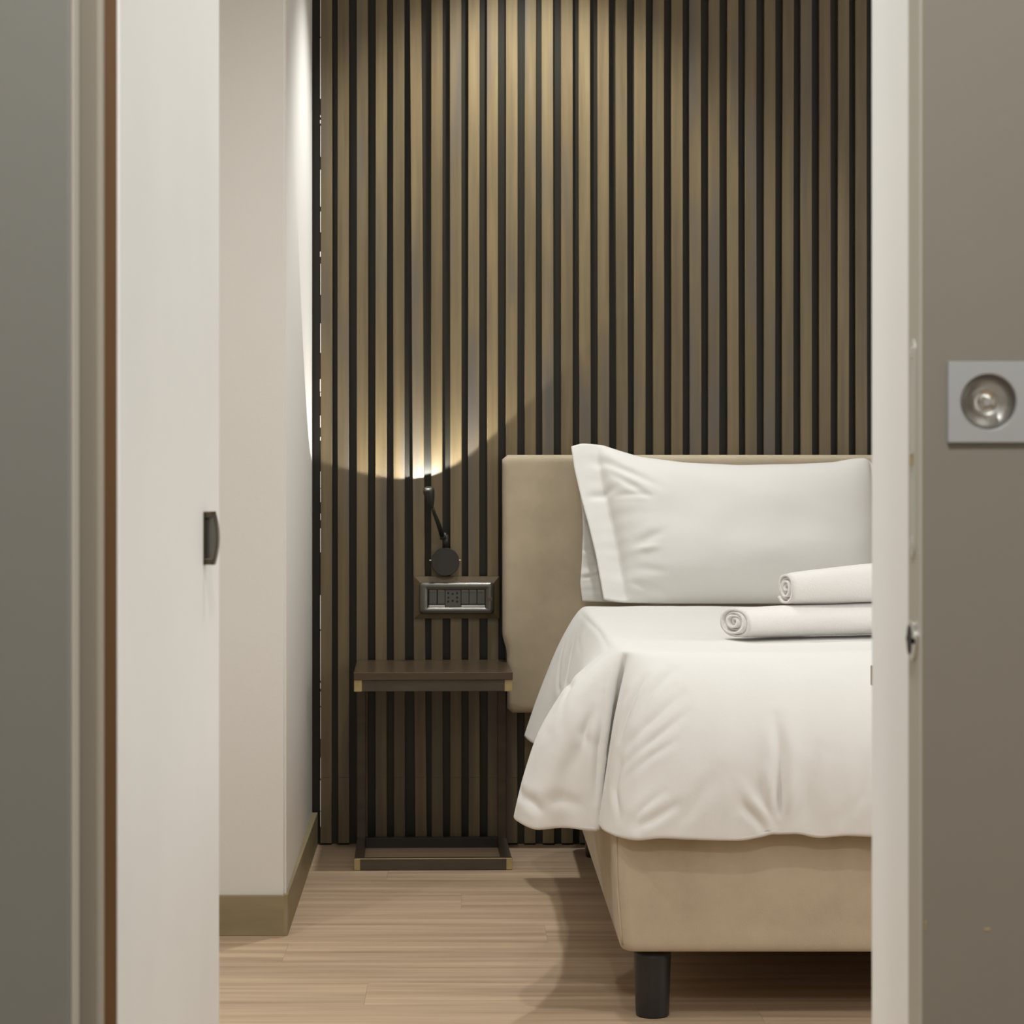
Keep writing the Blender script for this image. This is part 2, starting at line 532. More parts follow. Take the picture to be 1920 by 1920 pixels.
boxobj('latch_cap', (DX0 - .0024, DX0 - .0005, ym - .0052, ym + .0045, Z(853, ym), Z(848, ym)), M['chrome'], lp, bev=.0005)
ep = empty('edge_pull'); ep.parent = d1; loc(ep, d1)
zc = Z(1200, ym)
rplate('rim', ym - .001, .0165, zc - .0145, zc + .0145, DX0, .0022, M['chrome'], ep, 16)
rplate('finger_hole', ym + .003, .0082, zc - .0105, zc + .0105, DX0 - .0018, .0006, M['hole'], ep, 16)

# ------------------------------------------------------------------ desk beyond the door wall (only its corner shows)
M['deskwood'] = mat('mid_brown_wood', lin(132, 106, 78), .5, col2=lin(112, 88, 64), vscale=(3, 40, 40))
dk = empty('desk', (.9, 2.65, 0))
tag(dk, 'brown wooden desk whose top corner peeks past the white door jamb', 'desk')
dx0, dx1, dy0, dy1 = X(1632, 2.966), 1.35, 2.366, 2.966
loc(boxobj('desk_top', (dx0, dx1, dy0, dy1, .724, .750), M['deskwood'], dk, bev=.001), dk)
for a in (dx0 + .022, dx1 - .062):
    for b in (dy0 + .02, dy1 - .06):
        loc(boxobj('leg', (a, a + .04, b, b + .04, 0, .724), M['deskwood'], dk), dk)

# ------------------------------------------------------------------ nightstand
ns = empty('nightstand', (-.082, 5.93, 0), math.radians(1.5))
tag(ns, 'low dark wood and steel nightstand standing against the slatted wall', 'nightstand')
hw, fy, ry, tb = .1985, -.188, .178, .0225
b = lambda n, bb, m_, bev=.001: boxobj(n, bb, m_, ns, bev=bev)
top = b('top', (-hw - .001, hw + .001, fy - .008, ry + .008, .479, .4985), M['walnut'], .0012)
zt0, zt1 = .450, .479
fb = b('front_rail', (-hw, hw, fy, fy + tb, zt0, zt1), M['steel_dark'])
for s in (-1, 1):
    x0 = -hw if s < 0 else hw - .02
    boxobj('bare_corner', (x0 - (.0006 if s < 0 else -.001), x0 + (.019 if s < 0 else .0206), fy - .0008, fy + .003, zt0 - .0003, zt1 + .0001), M['weld'], fb, bev=.0008)
b('rear_rail', (-hw, hw, ry - tb, ry, zt0, zt1), M['steel_dark'])
for s in (-1, 1):
    x0 = -hw if s < 0 else hw - tb
    b('side_rail', (x0, x0 + tb, fy + tb, ry - tb, zt0, zt1), M['steel_dark'])
    b('leg', (x0, x0 + tb, ry - tb, ry, 0.0, zt0), M['steel_dark'])
    b('base_side', (x0, x0 + tb, fy + tb, ry - tb, 0, .027), M['steel_dark'])
bf = b('base_front', (-hw, hw, fy, fy + tb, 0, .030), M['steel_dark'], .0014)
boxobj('worn_edge', (-hw + .001, hw - .001, fy - .0004, fy + .002, .0282, .0304), M['weld'], bf, bev=.0004)
for s in (-1, 1):
    x0 = -hw if s < 0 else hw - .014
    boxobj('bare_corner', (x0 - .0006, x0 + .0146, fy - .0008, fy + .002, .001, .0295), M['weld'], bf, bev=.0006)
b('base_rear', (-hw + tb, hw - tb, ry - tb, ry, 0, .027), M['blackmetal'])

# ------------------------------------------------------------------ reading lamp
lc = P(835, 1053, DW)
rl = empty('reading_lamp', (lc.x, DW, lc.z))
tag(rl, 'small black reading lamp on the slats with round base and upturned head', 'lamp')
bm = bmesh.new()
lathe(bm, [(.037, -.0005), (.0375, -.004), (.0375, -.024), (.0362, -.026)], 'y', (0, 0, 0), 48)
bs = obj('base', bm, M['blackmetal'], rl)
for s in (-1, 1):
    bm = bmesh.new()
    lathe(bm, [(.0024, .036), (.0024, .0415), (.0018, .0425)], 'x', (0, 0, 0), 16)
    if s < 0: bmesh.ops.scale(bm, vec=(-1, 1, 1), verts=bm.verts)
    o = obj('pin', bm, M['chrome'], bs); o.location = (0, -.012, .004)
def L(px, py, D): return P(px, py, D) - Vector((lc.x, DW, lc.z))
bm = bmesh.new(); tube(bm, [L(836, 1027, 6.112), L(836, 1003, 6.107)], [.0078, .0070])
obj('stem', bm, M['blackmetal'], rl, True)
bm = bmesh.new(); lathe(bm, [(.009, -.0085), (.0098, -.007), (.0098, .007), (.009, .0085)], 'x', L(831, 1005, 6.105), 24)
obj('joint', bm, M['blackmetal'], rl)
bm = bmesh.new(); tube(bm, [L(829, 1004, 6.100), L(822, 982, 6.070), L(814, 962, 6.040), L(809, 946, 6.022)], [.0070, .0060, .0048, .0042])
obj('arm', bm, M['blackmetal'], rl, True)
bm = bmesh.new()
hpts = [(809.5, 952), (809, 946), (807.5, 939), (806, 932), (804.5, 925), (803.6, 919), (803, 915.5)]
hr_ = [.0042, .0062, .0100, .0128, .0146, .0150, .0132]
tube(bm, [L(a, c, 6.024 - .0022 * i) for i, (a, c) in enumerate(hpts)], hr_, 24)
hd = obj('head', bm, M['blackmetal'], rl, True)
bm = bmesh.new(); lathe(bm, [(.0085, 0), (.0085, .0004)], 'z', L(803, 915.6, 6.009), 20)
obj('lens', bm, M['lens'], hd)

# ------------------------------------------------------------------ socket panel
sp = empty('wall_socket', (X(856.5, DW), DW, Z(1120, DW)))
tag(sp, 'grey metal socket and switch panel in a bronze frame above the nightstand', 'socket panel')
oc = Vector(sp.location)
def S(px, py, dy): return Vector((X(px, DW), DW + dy, Z(py, DW))) - oc
def rect(x0, y0, x1, y1):
    a, b_ = S(x0, y0, 0), S(x1, y1, 0)
    return a.x, b_.x, b_.z, a.z          # x0,x1,z0,z1
x0, x1, z0, z1 = rect(777, 1080.5, 936, 1159)
ix0, ix1, iz0, iz1 = rect(789, 1093, 925, 1148)
for nm, quad in (('frame_rail', [(x0, z1), (x1, z1), (ix1, iz1), (ix0, iz1)]), ('frame_rail', [(x0, z0), (x1, z0), (ix1, iz0), (ix0, iz0)]),
                 ('frame_stile', [(x0, z0), (x0, z1), (ix0, iz1), (ix0, iz0)]), ('frame_stile', [(x1, z0), (x1, z1), (ix1, iz1), (ix1, iz0)])):
    bm = bmesh.new()
    A = [bm.verts.new((p[0], -.0005, p[1])) for p in quad]
    hgt = [-.010, -.010, -.016, -.016]
    B = [bm.verts.new((p[0], hgt[i], p[1])) for i, p in enumerate(quad)]
    for i in range(4):
        bm.faces.new((A[i], A[(i + 1) % 4], B[(i + 1) % 4], B[i]))
    bm.faces.new(A); bm.faces.new(B)
    obj(nm, bm, M['bronzeframe'], sp)
x0, x1, z0, z1 = rect(786.5, 1091, 926.5, 1150)
mx0, mx1, mz0, mz1 = rect(803, 1104.5, 910, 1138.5)
bm = bmesh.new()
# face plate: a domed ring round the module opening
def rr(x0, x1, z0, z1, r, y, k=8):
    out = []
    for cx, cz, a0 in ((x1 - r, z1 - r, 0), (x0 + r, z1 - r, 90), (x0 + r, z0 + r, 180), (x1 - r, z0 + r, 270)):
        for i in range(k + 1):
            a = math.radians(a0 + 90 * i / k)
            out.append(bm.verts.new((cx + r * math.cos(a), y, cz + r * math.sin(a))))
    return out
g = .0035
rs = [rr(x0, x1, z0, z1, .010, -.014), rr(x0, x1, z0, z1, .010, -.018), rr(x0 + g, x1 - g, z0 + g, z1 - g, .008, -.0225),
      rr(x0 + .012, x1 - .012, z0 + .009, z1 - .009, .005, -.0240), rr(mx0, mx1, mz0, mz1, .0015, -.0232), rr(mx0, mx1, mz0, mz1, .0015, -.014)]
for a, c in zip(rs, rs[1:]):
    k = len(a)
    for i in range(k):
        bm.faces.new((a[i], a[(i + 1) % k], c[(i + 1) % k], c[i]))
obj('face_plate', bm, M['plate'], sp, True)
boxobj('inner_back', (mx0, mx1, -.0145, -.0135, mz0, mz1), M['hole'], sp)
cr = lambda v: 560 + v * .229166
for a, c in ((1068, 1130), (1137, 1196), (1330, 1391), (1395, 1456), (1461, 1523)):
    a0, a1, c0, c1 = rect(cr(a), 1106, cr(c), 1132)
    o = boxobj('switch_rocker', (a0, a1, -.0215, -.0145, c0, c1), M['module'], sp, bev=.0008)
    u0, u1, v0, v1 = rect(cr(a), 1105.5, cr(c), 1109)
    boxobj('light_bar', (u0 + .0006, u1 - .0006, -.0222, -.0212, v0, v1), M['plate'], o, bev=.0003)
a0, a1, c0, c1 = rect(cr(1200), 1105.5, cr(1326), 1138)
so = boxobj('socket_insert', (a0, a1, -.0218, -.0145, c0, c1), M['module'], sp, bev=.0008)
for hx, hz in [(1224, 1097), (1260, 1103), (1296, 1097), (1226, 1133), (1296, 1133), (1224, 1165), (1260, 1160), (1296, 1165)]:
    p = S(cr(hx), 860 + hz * .229166, 0)
    bm = bmesh.new(); lathe(bm, [(.0030, -.0221), (.0030, -.0216)], 'y', (p.x, 0, p.z), 14)
    obj('pin_hole', bm, M['hole'], so)
for a, c in ((1065, 1196), (1330, 1523)):
    a0, a1, c0, c1 = rect(cr(a), 1133.5, cr(c), 1138)
    boxobj('lower_strip', (a0, a1, -.0215, -.0145, c0, c1), M['silver'], sp, bev=.0006)
a0, a1, c0, c1 = rect(913, 1119, 923, 1126)
boxobj('tag', (a0, a1, -.0240, -.0230, c0, c1), M['bronzeframe'], sp, bev=.0006)

# ------------------------------------------------------------------ bed
BL, BR = .285, 1.315
bed = empty('bed', (.8, 5.0, 0))
tag(bed, 'upholstered bed in beige suede with tall headboard and black legs', 'bed')
# base: rounded, leaning in a little towards the floor
BY0, BY1 = 4.150, 6.02
bm = bmesh.new()
def rring(x0, x1, y0, y1, r, z, k=8):
    out = []
    for cx_, cy_, a0 in ((x1 - r, y1 - r, 0), (x0 + r, y1 - r, 90), (x0 + r, y0 + r, 180), (x1 - r, y0 + r, 270)):
        for i in range(k + 1):
            a = math.radians(a0 + 90 * i / k)
            out.append(bm.verts.new((cx_ + r * math.cos(a), cy_ + r * math.sin(a), z)))
    return out
rings = []
zs = [.128, .1285, .131, .136, .145, .16, .19, .23, .27, .31, .35, .38, .395, .402, .405]
ins_ = [.012, .008, .004, .0015, .0, 0, 0, 0, 0, 0, 0, 0, .003, .009, .018]
for z, i_ in zip(zs, ins_):
    k = (z - .128) / .277
    o_ = .012 * k + .005 * math.sin(math.pi * k) - i_
    rings.append(rring(BL - o_, BR + o_, BY0 - o_ * .7, BY1, .024, z))
k = len(rings[0])
for a, c in zip(rings, rings[1:]):
    for i in range(k):
        bm.faces.new((a[i], a[(i + 1) % k], c[(i + 1) % k], c[i]))
bm.faces.new(rings[0]); bm.faces.new(rings[-1])
base = loc(obj('base', bm, M['suede'], bed, True), bed)
bm = bmesh.new()
pp = []
for q in range(13):
    z = .140 + .25 * q / 12
    k = (z - .128) / .277
    o_ = .012 * k + .005 * math.sin(math.pi * k)
    pp.append((BL - o_ + .0045, BY0 - o_ * .7 + .0092, z))
tube(bm, pp, .0022, 8)
obj('corner_seam', bm, M['suede'], base, True)
for x in (X(1223, 4.210), BR - .055):
    for y in (4.210, 5.95):
        bm = bmesh.new()
        lathe(bm, [(.0295, 0), (.0305, .004), (.0345, .110), (.0345, .120), (.0315, .121), (.0315, .134)], 'z', (x, y, 0), 40)
        lg = obj('leg', bm, M['black'], bed, True)
        lg.data.polygons.foreach_set('use_smooth', [len(p.vertices) == 4 for p in lg.data.polygons])
        loc(lg, bed)
loc(boxobj('mattress', (.312, 1.288, 4.235, 6.015, .395, .648), M['mattress'], bed, bev=.05, seg=5, smooth=True), bed)
# headboard: cushion with rounded rim, pushed in where the nightstand meets it
HF, HBk = 6.030, DW - .004
zb, zt = Z(1338, HF), Z(853, HF)
def hleft(z):
    k = min(max((.575 - z) / .06, 0), 1); k = k * k * (3 - 2 * k)
    return X(942.5, HF) + .0125 * k
outl = []
nz_ = 60
r = .014
for i in range(nz_ + 1):
    z = zb + (zt - zb) * i / nz_
    ins = 0
    if zt - z < r: ins = r - math.sqrt(max(r * r - (r - (zt - z)) ** 2, 0))
    if z - zb < r: ins = r - math.sqrt(max(r * r - (r - (z - zb)) ** 2, 0))
    outl.append((hleft(z) + ins, z))
right = [(1.50 + (X(942.5, HF) - a) + .0, z) for a, z in outl][::-1]
loop = outl + right
bm = bmesh.new()
cxh, czh = .8, (zb + zt) / 2
rings = []
for ins, y in ((0, HBk), (0, HF + .022), (.0015, HF + .012), (.005, HF + .005), (.011, HF + .001), (.02, HF)):
    ring_ = []
    for x, z in loop:
        sx = .7 - ins; sz = (zt - zb) / 2 - ins
        ring_.append(bm.verts.new((cxh + (x - cxh) * sx / .7, y, czh + (z - czh) * sz / ((zt - zb) / 2))))
    rings.append(ring_)
k = len(loop)
for a, c in zip(rings, rings[1:]):
    for i in range(k):
        bm.faces.new((a[i], a[(i + 1) % k], c[(i + 1) % k], c[i]))
bm.faces.new(rings[0])
half = len(outl)
last = rings[-1]
for i in range(half - 1):
    bm.faces.new((last[i], last[i + 1], last[k - 2 - i], last[k - 1 - i]))
loc(obj('headboard', bm, M['suede'], bed, True), bed)

# ------------------------------------------------------------------ duvet
ZT = .664
def fbm(x, y, z, o=3):
    return noise.fractal(Vector((x, y, z)), 1.0, 2.0, o)
# crest x, crest y, hem x, hem y, hem z, bulge, outward angle (deg, 180 = left, 270 = towards camera), top droop
ctl = [
 (.300, 5.66, .152, 5.645, .350, .004, 180), (.300, 5.53, .170, 5.53, .347, .004, 180), (.300, 5.42, .200, 5.43, .345, .006, 180),
 (.300, 5.15, .205, 5.15, .350, .010, 180), (.300, 4.85, .205, 4.86, .350, .015, 180),
 (.300, 4.62, .180, 4.62, .350, .022, 180), (.300, 4.46, .138, 4.45, .350, .030, 185), (.298, 4.37, .097, 4.335, .347, .034, 190),
 (.296, 4.335, .104, 4.275, .349, .034, 210), (.294, 4.315, .137, 4.240, .341, .032, 235), (.294, 4.30, .180, 4.238, .345, .026, 245),
 (.296, 4.29, .222, 4.222, .344, .022, 250), (.298, 4.284, .243, 4.216, .343, .012, 250), (.301, 4.278, .254, 4.245, .347, -.004, 235),
 (.306, 4.270, .252, 4.270, .350, -.014, 215), (.312, 4.262, .252, 4.225, .351, -.004, 215), (.320, 4.255, .256, 4.165, .351, .008, 222),
 (.332, 4.246, .285, 4.112, .346, .018, 238), (.350, 4.240, .312, 4.098, .344, .028, 252), (.385, 4.236, .352, 4.098, .348, .038, 262), (.43, 4.234, .40, 4.096, .346, .045, 268),
]
hz_px = [(1240, 1566), (1300, 1570), (1375, 1572), (1420, 1566), (1450, 1559), (1490, 1559), (1540, 1566), (1590, 1563), (1640, 1565), (1720, 1562)]
for px, py in hz_px:
    x = X(px, 4.094)
    if x < .44: continue
    ctl.append((x, 4.234, x, 4.094, Z(py, 4.094), .050, 270))
for x in (1.0, 1.08, 1.16, 1.22):
    ctl.append((x - .005, 4.234, x, 4.094, .350, .050, 270))
ctl += [(1.26, 4.24, 1.315, 4.098, .35, .045, 285), (1.285, 4.26, 1.362, 4.135, .35, .03, 315), (1.298, 4.30, 1.385, 4.24, .35, .03, 345),
        (1.30, 4.40, 1.41, 4.40, .35, .025, 360), (1.30, 4.8, 1.40, 4.8, .35, .02, 360), (1.30, 5.2, 1.40, 5.2, .35, .02, 360), (1.30, 5.66, 1.40, 5.66, .35, .01, 360)]
ctl = np.array(ctl)
d = np.hypot(np.diff(ctl[:, 2]), np.diff(ctl[:, 3]))
sk = np.concatenate([[0], np.cumsum(d + .012)])
NS = 620
# spend more of the columns on the corner in view
sden = np.interp(np.linspace(0, sk[-1], 2000), [0, .9, 1.1, 2.4, 2.6, sk[-1]], [1, 1, 2.2, 2.2, .5, .4])
cum = np.cumsum(sden); cum /= cum[-1]
sv = np.interp(np.linspace(0, 1, NS), np.concatenate([[0], cum]), np.concatenate([[0], np.linspace(0, sk[-1], 2000)]))
def pch(col):
    """monotone-ish cubic through the control rows"""
    y = ctl[:, col]
    h = np.diff(sk); dl = np.diff(y) / h
    m_ = np.zeros_like(y)
    m_[1:-1] = np.where(dl[:-1] * dl[1:] > 0, 2 * dl[:-1] * dl[1:] / (dl[:-1] + dl[1:] + 1e-12), 0)
    m_[0], m_[-1] = dl[0], dl[-1]
    i = np.clip(np.searchsorted(sk, sv) - 1, 0, len(sk) - 2)
    t = (sv - sk[i]) / h[i]
    return (y[i] * (1 + 2 * t) * (1 - t) ** 2 + m_[i] * h[i] * t * (1 - t) ** 2 + y[i + 1] * t * t * (3 - 2 * t) + m_[i + 1] * h[i] * t * t * (t - 1))
cx, cy, hx, hy, hz, bu, an = [pch(i) for i in range(7)]
an = np.radians(an)
ox, oy = np.cos(an), np.sin(an)
NT, NI, NCURL = 90, 60, 8
rows = []
# interior rings, from the middle line out to the crest
mxx = np.clip(cx, .76, .84); myy = np.clip(cy, 4.8, 5.66)
for k in range(NI):
    t = (k / NI)
    x = mxx + (cx - mxx) * t; y = myy + (cy - myy) * t
    z = np.full_like(x, ZT)
    rows.append(np.stack([x, y, z], 1))
for k in range(NT + 1):
    t = k / NT
    v = t ** 1.22
    hh = t ** .92
    x = cx + (hx - cx) * hh + ox * bu * math.sin(math.pi * t ** .85)
    y = cy + (hy - cy) * hh + oy * bu * math.sin(math.pi * t ** .85)
    z = ZT + (hz - ZT) * v
    rows.append(np.stack([x, y, z], 1))
for k in range(1, NCURL + 1):
    a = k / NCURL * 2.4
    inn = .0022 * (1 - math.cos(a)) + .001 * k / NCURL
    dn = .003 * math.sin(a) - .005 * k / NCURL
    rows.append(np.stack([hx - ox * inn, hy - oy * inn, hz - dn], 1))
G = np.array(rows)                 # (R, NS, 3)
R = G.shape[0]
def smooth(G, it):
    for _ in range(it):
        A = G.copy()
        A[1:-1] = .5 * G[1:-1] + .25 * (G[2:] + G[:-2])
        B = A.copy()
        B[:, 1:-1] = .5 * A[:, 1:-1] + .25 * (A[:, 2:] + A[:, :-2])
        G = B
    return G
G = smooth(G, 2)
def normals(G):
    du = np.gradient(G, axis=0); dv = np.gradient(G, axis=1)
    n_ = np.cross(du, dv); n_ /= np.linalg.norm(n_, axis=2, keepdims=True) + 1e-9
    ref = G - np.array([.8, 5.0, .3])
    sgn = np.sign((n_ * ref).sum(2, keepdims=True)); sgn[sgn == 0] = 1
    return n_ * sgn
N_ = normals(G)
# soft undulation plus broad vertical folds that grow towards the hem
disp = np.zeros((R, NS))
tt = np.clip((np.arange(R) - NI) / NT, -1, 1)
for i in range(R):
    for j in range(NS):
        p = G[i, j]
        tcur = tt[i]
        a = .0035 * fbm(p[0] * 3.2 + 3, p[1] * 3.2, p[2] * 3.2, 2)
        a += .0009 * fbm(p[0] * 13, p[1] * 13 + 9, p[2] * 8, 2)
        if tcur > 0:
            a += 0.0026 * tcur * tcur * fbm(sv[j] * 9, tcur * 1.3, 4.2, 2)
            a += 0.0006 * tcur * fbm(sv[j] * 26, tcur * 1.8, 8.1, 2)
        disp[i, j] = a
# creases laid along 3D lines: (points, width, depth)
def crease(pts, wd, dp):
    pts = np.array(pts)
    best = np.full((R, NS), 1e9); tp = np.zeros((R, NS))
    n_ = len(pts) - 1
    for s in range(n_):
        a, b_ = pts[s], pts[s + 1]
        ab = b_ - a
        u = np.clip(((G - a) @ ab) / (ab @ ab), 0, 1)
        dd = np.linalg.norm(G - (a + u[..., None] * ab), axis=2)
        upd = dd < best
        best = np.where(upd, dd, best); tp = np.where(upd, (s + u) / n_, tp)
    env = np.sin(np.pi * np.clip(tp, .02, .98)) ** .6
    g1 = np.exp(-(best / wd) ** 2)
    g2 = np.exp(-(best / (wd * 2.2)) ** 2)
    return dp * env * (g2 * .55 - g1)
PX_ = VX + F * G[..., 0] / G[..., 1]; PY_ = VY + F * (H - G[..., 2]) / G[..., 1]
def fr(px, py, D=None):
    # the point of the cloth that lies in that direction
    r2 = (PX_ - px) ** 2 + (PY_ - py) ** 2
    ok = r2 < max(25, r2.min() * 1.5)
    Dm = np.where(ok, G[..., 1], 99)
    i_ = np.unravel_index(Dm.argmin(), Dm.shape)
    return G[i_].tolist()
front = [
 ([(1262, 1252), (1215, 1300), (1190, 1345)], .010, .010), ([(1278, 1298), (1225, 1345), (1172, 1405)], .009, .008),
 ([(1290, 1330), (1225, 1385), (1165, 1440)], .008, .007), ([(1268, 1385), (1215, 1420), (1168, 1462)], .007, .005),
 ([(1210, 1270), (1188, 1310), (1160, 1385)], .009, .011), ([(1172, 1300), (1150, 1380), (1135, 1470)], .008, .010),
 ([(1165, 1420), (1150, 1480), (1160, 1535)], .009, .008), ([(1265, 1505), (1225, 1530), (1190, 1552)], .009, .010),
 ([(1240, 1480), (1200, 1520), (1180, 1545)], .008, .006),
 ([(1458, 1345), (1467, 1410), (1465, 1480), (1460, 1545)], .012, .013), ([(1440, 1440), (1450, 1500), (1462, 1550)], .009, -.008),
 ([(1398, 1505), (1420, 1535), (1440, 1562)], .010, .010), ([(1395, 1470), (1425, 1520), (1445, 1560)], .012, -.007),
 ([(1492, 1460), (1482, 1510), (1470, 1550)], .012, -.007), ([(1620, 1420), (1612, 1490), (1580, 1545)], .010, .006),
 ([(1535, 1400), (1520, 1470), (1512, 1530)], .014, .005), ([(1345, 1440), (1300, 1500), (1270, 1545)], .016, .005),
]
for pts, wd, dp in front:
    disp += crease([fr(*p) for p in pts], wd, dp)
ear = [([(1110, 1330), (1095, 1372), (1100, 1395)], .012, .012), ([(1130, 1300), (1118, 1400), (1112, 1500)], .008, .010),
       ([(975, 1480), (1000, 1500), (1015, 1525)], .012, .012), ([(1010, 1500), (1050, 1496), (1090, 1510)], .014, .006),
       ([(1085, 1400), (1060, 1440), (1050, 1500)], .016, .005)]
for pts, wd, dp in ear:
    disp += crease([fr(*p, D=4.25) for p in pts], wd, dp)
# narrow pleats on the far side flap
for px0, px1, dp in ((1060, 1030, .006), (1072, 1046, -.005), (1082, 1055, .006)):
    disp += crease([fr(px0, 1200, 5.45), fr((px0 + px1) / 2, 1290, 5.45), fr(px1, 1375, 5.45)], .010, dp)
G = G + N_ * disp[..., None]
# line of the cover's seam across the far flap
seam = [fr(1088, 1150, 5.2), fr(1120, 1182, 4.95), fr(1142, 1215, 4.78), fr(1158, 1250, 4.62)]
G = G + N_ * (crease(seam, .006, .004))[..., None]
G = smooth(G, 1)
verts = G.reshape(-1, 3).tolist()
faces = []
for i in range(R - 1):
    for j in range(NS - 1):
        a = i * NS + j
        faces.append((a, a + 1, a + NS + 1, a + NS))
me = bpy.data.meshes.new('duvet')
me.from_pydata(verts, [], faces)
me.update()
dv = link('duvet', me, M['cotton'], None, True)
so_ = dv.modifiers.new('thick', 'SOLIDIFY'); so_.thickness = .004; so_.offset = -1
tag(dv, 'puffy white duvet draped over the bed with flared corner', 'duvet')

# ------------------------------------------------------------------ pillows
def interp(pts, n, key=None):
    pts = np.array(pts, float)
    d_ = np.concatenate([[0], np.cumsum(np.linalg.norm(np.diff(pts, axis=0), axis=1))]); d_ /= d_[-1]
    u = np.linspace(0, 1, n)
    return np.stack([np.interp(u, d_, pts[:, 0]), np.interp(u, d_, pts[:, 1])], 1)
def sm1(a, it):
    for _ in range(it):
        b_ = a.copy(); b_[1:-1] = .5 * a[1:-1] + .25 * (a[2:] + a[:-2]); a = b_
    return a
def pillow(name, top, bot, left, rightc, Dfun, tf, tbk, flange, seed, pleats):
    NU, NV = 150, 90
    T_, B_ = sm1(interp(top, NU), 5), sm1(interp(bot, NU), 5)
    L_, R_ = sm1(interp(left, NV), 4), sm1(interp(rightc, NV), 4)   # top -> bottom
    u = np.linspace(0, 1, NU)[None, :, None]; v = np.linspace(0, 1, NV)[:, None, None]
    q_ = (1 - v) * T_[None] + v * B_[None] + (1 - u) * L_[:, None] + u * R_[:, None] - (
        (1 - u) * (1 - v) * T_[0] + u * (1 - v) * T_[-1] + (1 - u) * v * B_[0] + u * v * B_[-1])
    D_ = Dfun(q_[..., 1])
    mid = np.stack([(q_[..., 0] - VX) * D_ / F, D_, H - (q_[..., 1] - VY) * D_ / F], 2)
    U = u[..., 0] * np.ones((NV, 1)); V = v[..., 0] * np.ones((1, NU))
    fl_, fr_ = flange
    uu = np.clip((U - fl_) / (1 - fl_ - fr_), 0, 1) * 2 - 1
    vv = V * 2 - 1
    prof = (np.clip(1 - np.abs(uu) ** 2.6, 0, 1) ** .55) * (np.clip(1 - np.abs(vv) ** 2.8, 0, 1) ** .6)
    wr = np.zeros_like(U)
    for i in range(NV):
        for j in range(NU):
            wr[i, j] = .006 * prof[i, j] * fbm(U[i, j] * 4 + seed, V[i, j] * 3, seed, 2)
            e_ = math.exp(-abs(U[i, j] - fl_) / .07)
            wr[i, j] += .0055 * e_ * fbm(U[i, j] * 2 + seed, V[i, j] * 10, 3.3, 2)
    for (u0, v0, u1, v1, wd, dp) in pleats:
        a = np.array([u0 * 1.9, v0]); b_ = np.array([u1 * 1.9, v1]); ab = b_ - a
        pu = np.stack([U * 1.9, V], 2)
        s = np.clip(((pu - a) @ ab) / (ab @ ab), 0, 1)
        dd = np.linalg.norm(pu - (a + s[..., None] * ab), axis=2)
        env = np.sin(np.pi * np.clip(s, .03, .97)) ** .7
        wr += dp * env * (.5 * np.exp(-(dd / (2.2 * wd)) ** 2) - np.exp(-(dd / wd) ** 2))
    nf = np.array([0, -.86, .50]); nf /= np.linalg.norm(nf)
    edge = .003
    fz = (tf * prof + edge + wr)[..., None] * nf
    bz = (tbk * prof + edge)[..., None] * nf
    A, Bk = mid + fz, mid - bz
    vs_ = np.concatenate([A.reshape(-1, 3), Bk.reshape(-1, 3)]).tolist()
    n0 = NU * NV
    fc = []
    for i in range(NV - 1):
        for j in range(NU - 1):
            a = i * NU + j
            fc.append((a, a + 1, a + NU + 1, a + NU))
            fc.append((n0 + a, n0 + a + NU, n0 + a + NU + 1, n0 + a + 1))
    for j in range(NU - 1):
        fc.append((j + 1, j, n0 + j, n0 + j + 1))
        a = (NV - 1) * NU + j
        fc.append((a, a + 1, n0 + a + 1, n0 + a))
    for i in range(NV - 1):
        a = i * NU
        fc.append((a, a + NU, n0 + a + NU, n0 + a))
        a += NU - 1
        fc.append((a + NU, a, n0 + a, n0 + a + NU))
    me = bpy.data.meshes.new(name)
    me.from_pydata(vs_, [], fc); me.update()
    return link(name, me, M['cotton'], None, True)
fp_ = pillow('pillow',
    top=[(1071, 838), (1090, 832), (1130, 835), (1165, 848), (1200, 860), (1280, 872), (1380, 877), (1480, 875), (1560, 870), (1600, 861), (1625, 859), (1642, 878)],
    bot=[(1132, 1124), (1160, 1129), (1250, 1131), (1400, 1131), (1550, 1131), (1655, 1129)],
    left=[(1071, 838), (1077, 880), (1090, 935), (1105, 990), (1118, 1045), (1132, 1124)],
    rightc=[(1642, 878), (1650, 920), (1656, 1000), (1655, 1129)],
    Dfun=lambda y: 5.80 + (1124 - y) / 284 * .17, tf=.095, tbk=.02, flange=(.085, .03), seed=2.1,
    pleats=[(.06, .10, .26, .28, .035, .010), (.10, .20, .22, .36, .030, .008), (.02, .34, .12, .31, .025, .008), (.10, .36, .24, .35, .02, .005),
            (.14, .68, .24, .60, .03, .008), (.13, .72, .22, .70, .02, -.006), (.10, .90, .24, .98, .02, .007), (.12, .82, .24, .86, .025, .004)])
tag(fp_, 'white pillow with flat flange leaning in front against the headboard', 'pillow', 'pillows on the bed')
rp = pillow('pillow',
    top=[(1086, 912), (1120, 905), (1200, 900), (1400, 905), (1600, 905), (1640, 910)],
    bot=[(1092, 1127), (1200, 1130), (1400, 1130), (1640, 1128)],
    left=[(1086, 912), (1092, 960), (1093, 1000), (1091, 1050), (1088, 1095), (1092, 1127)],
    rightc=[(1640, 910), (1646, 1000), (1640, 1128)],
    Dfun=lambda y: 5.905 + (1128 - y) / 290 * .085, tf=.010, tbk=.018, flange=(.05, .05), seed=7.7,
    pleats=[(.0, .55, .10, .62, .02, .006), (.0, .80, .10, .77, .02, .007), (.0, .30, .08, .36, .02, .005)])
tag(rp, 'white pillow mostly hidden behind the front pillow, only its left flange showing', 'pillow', 'pillows on the bed')

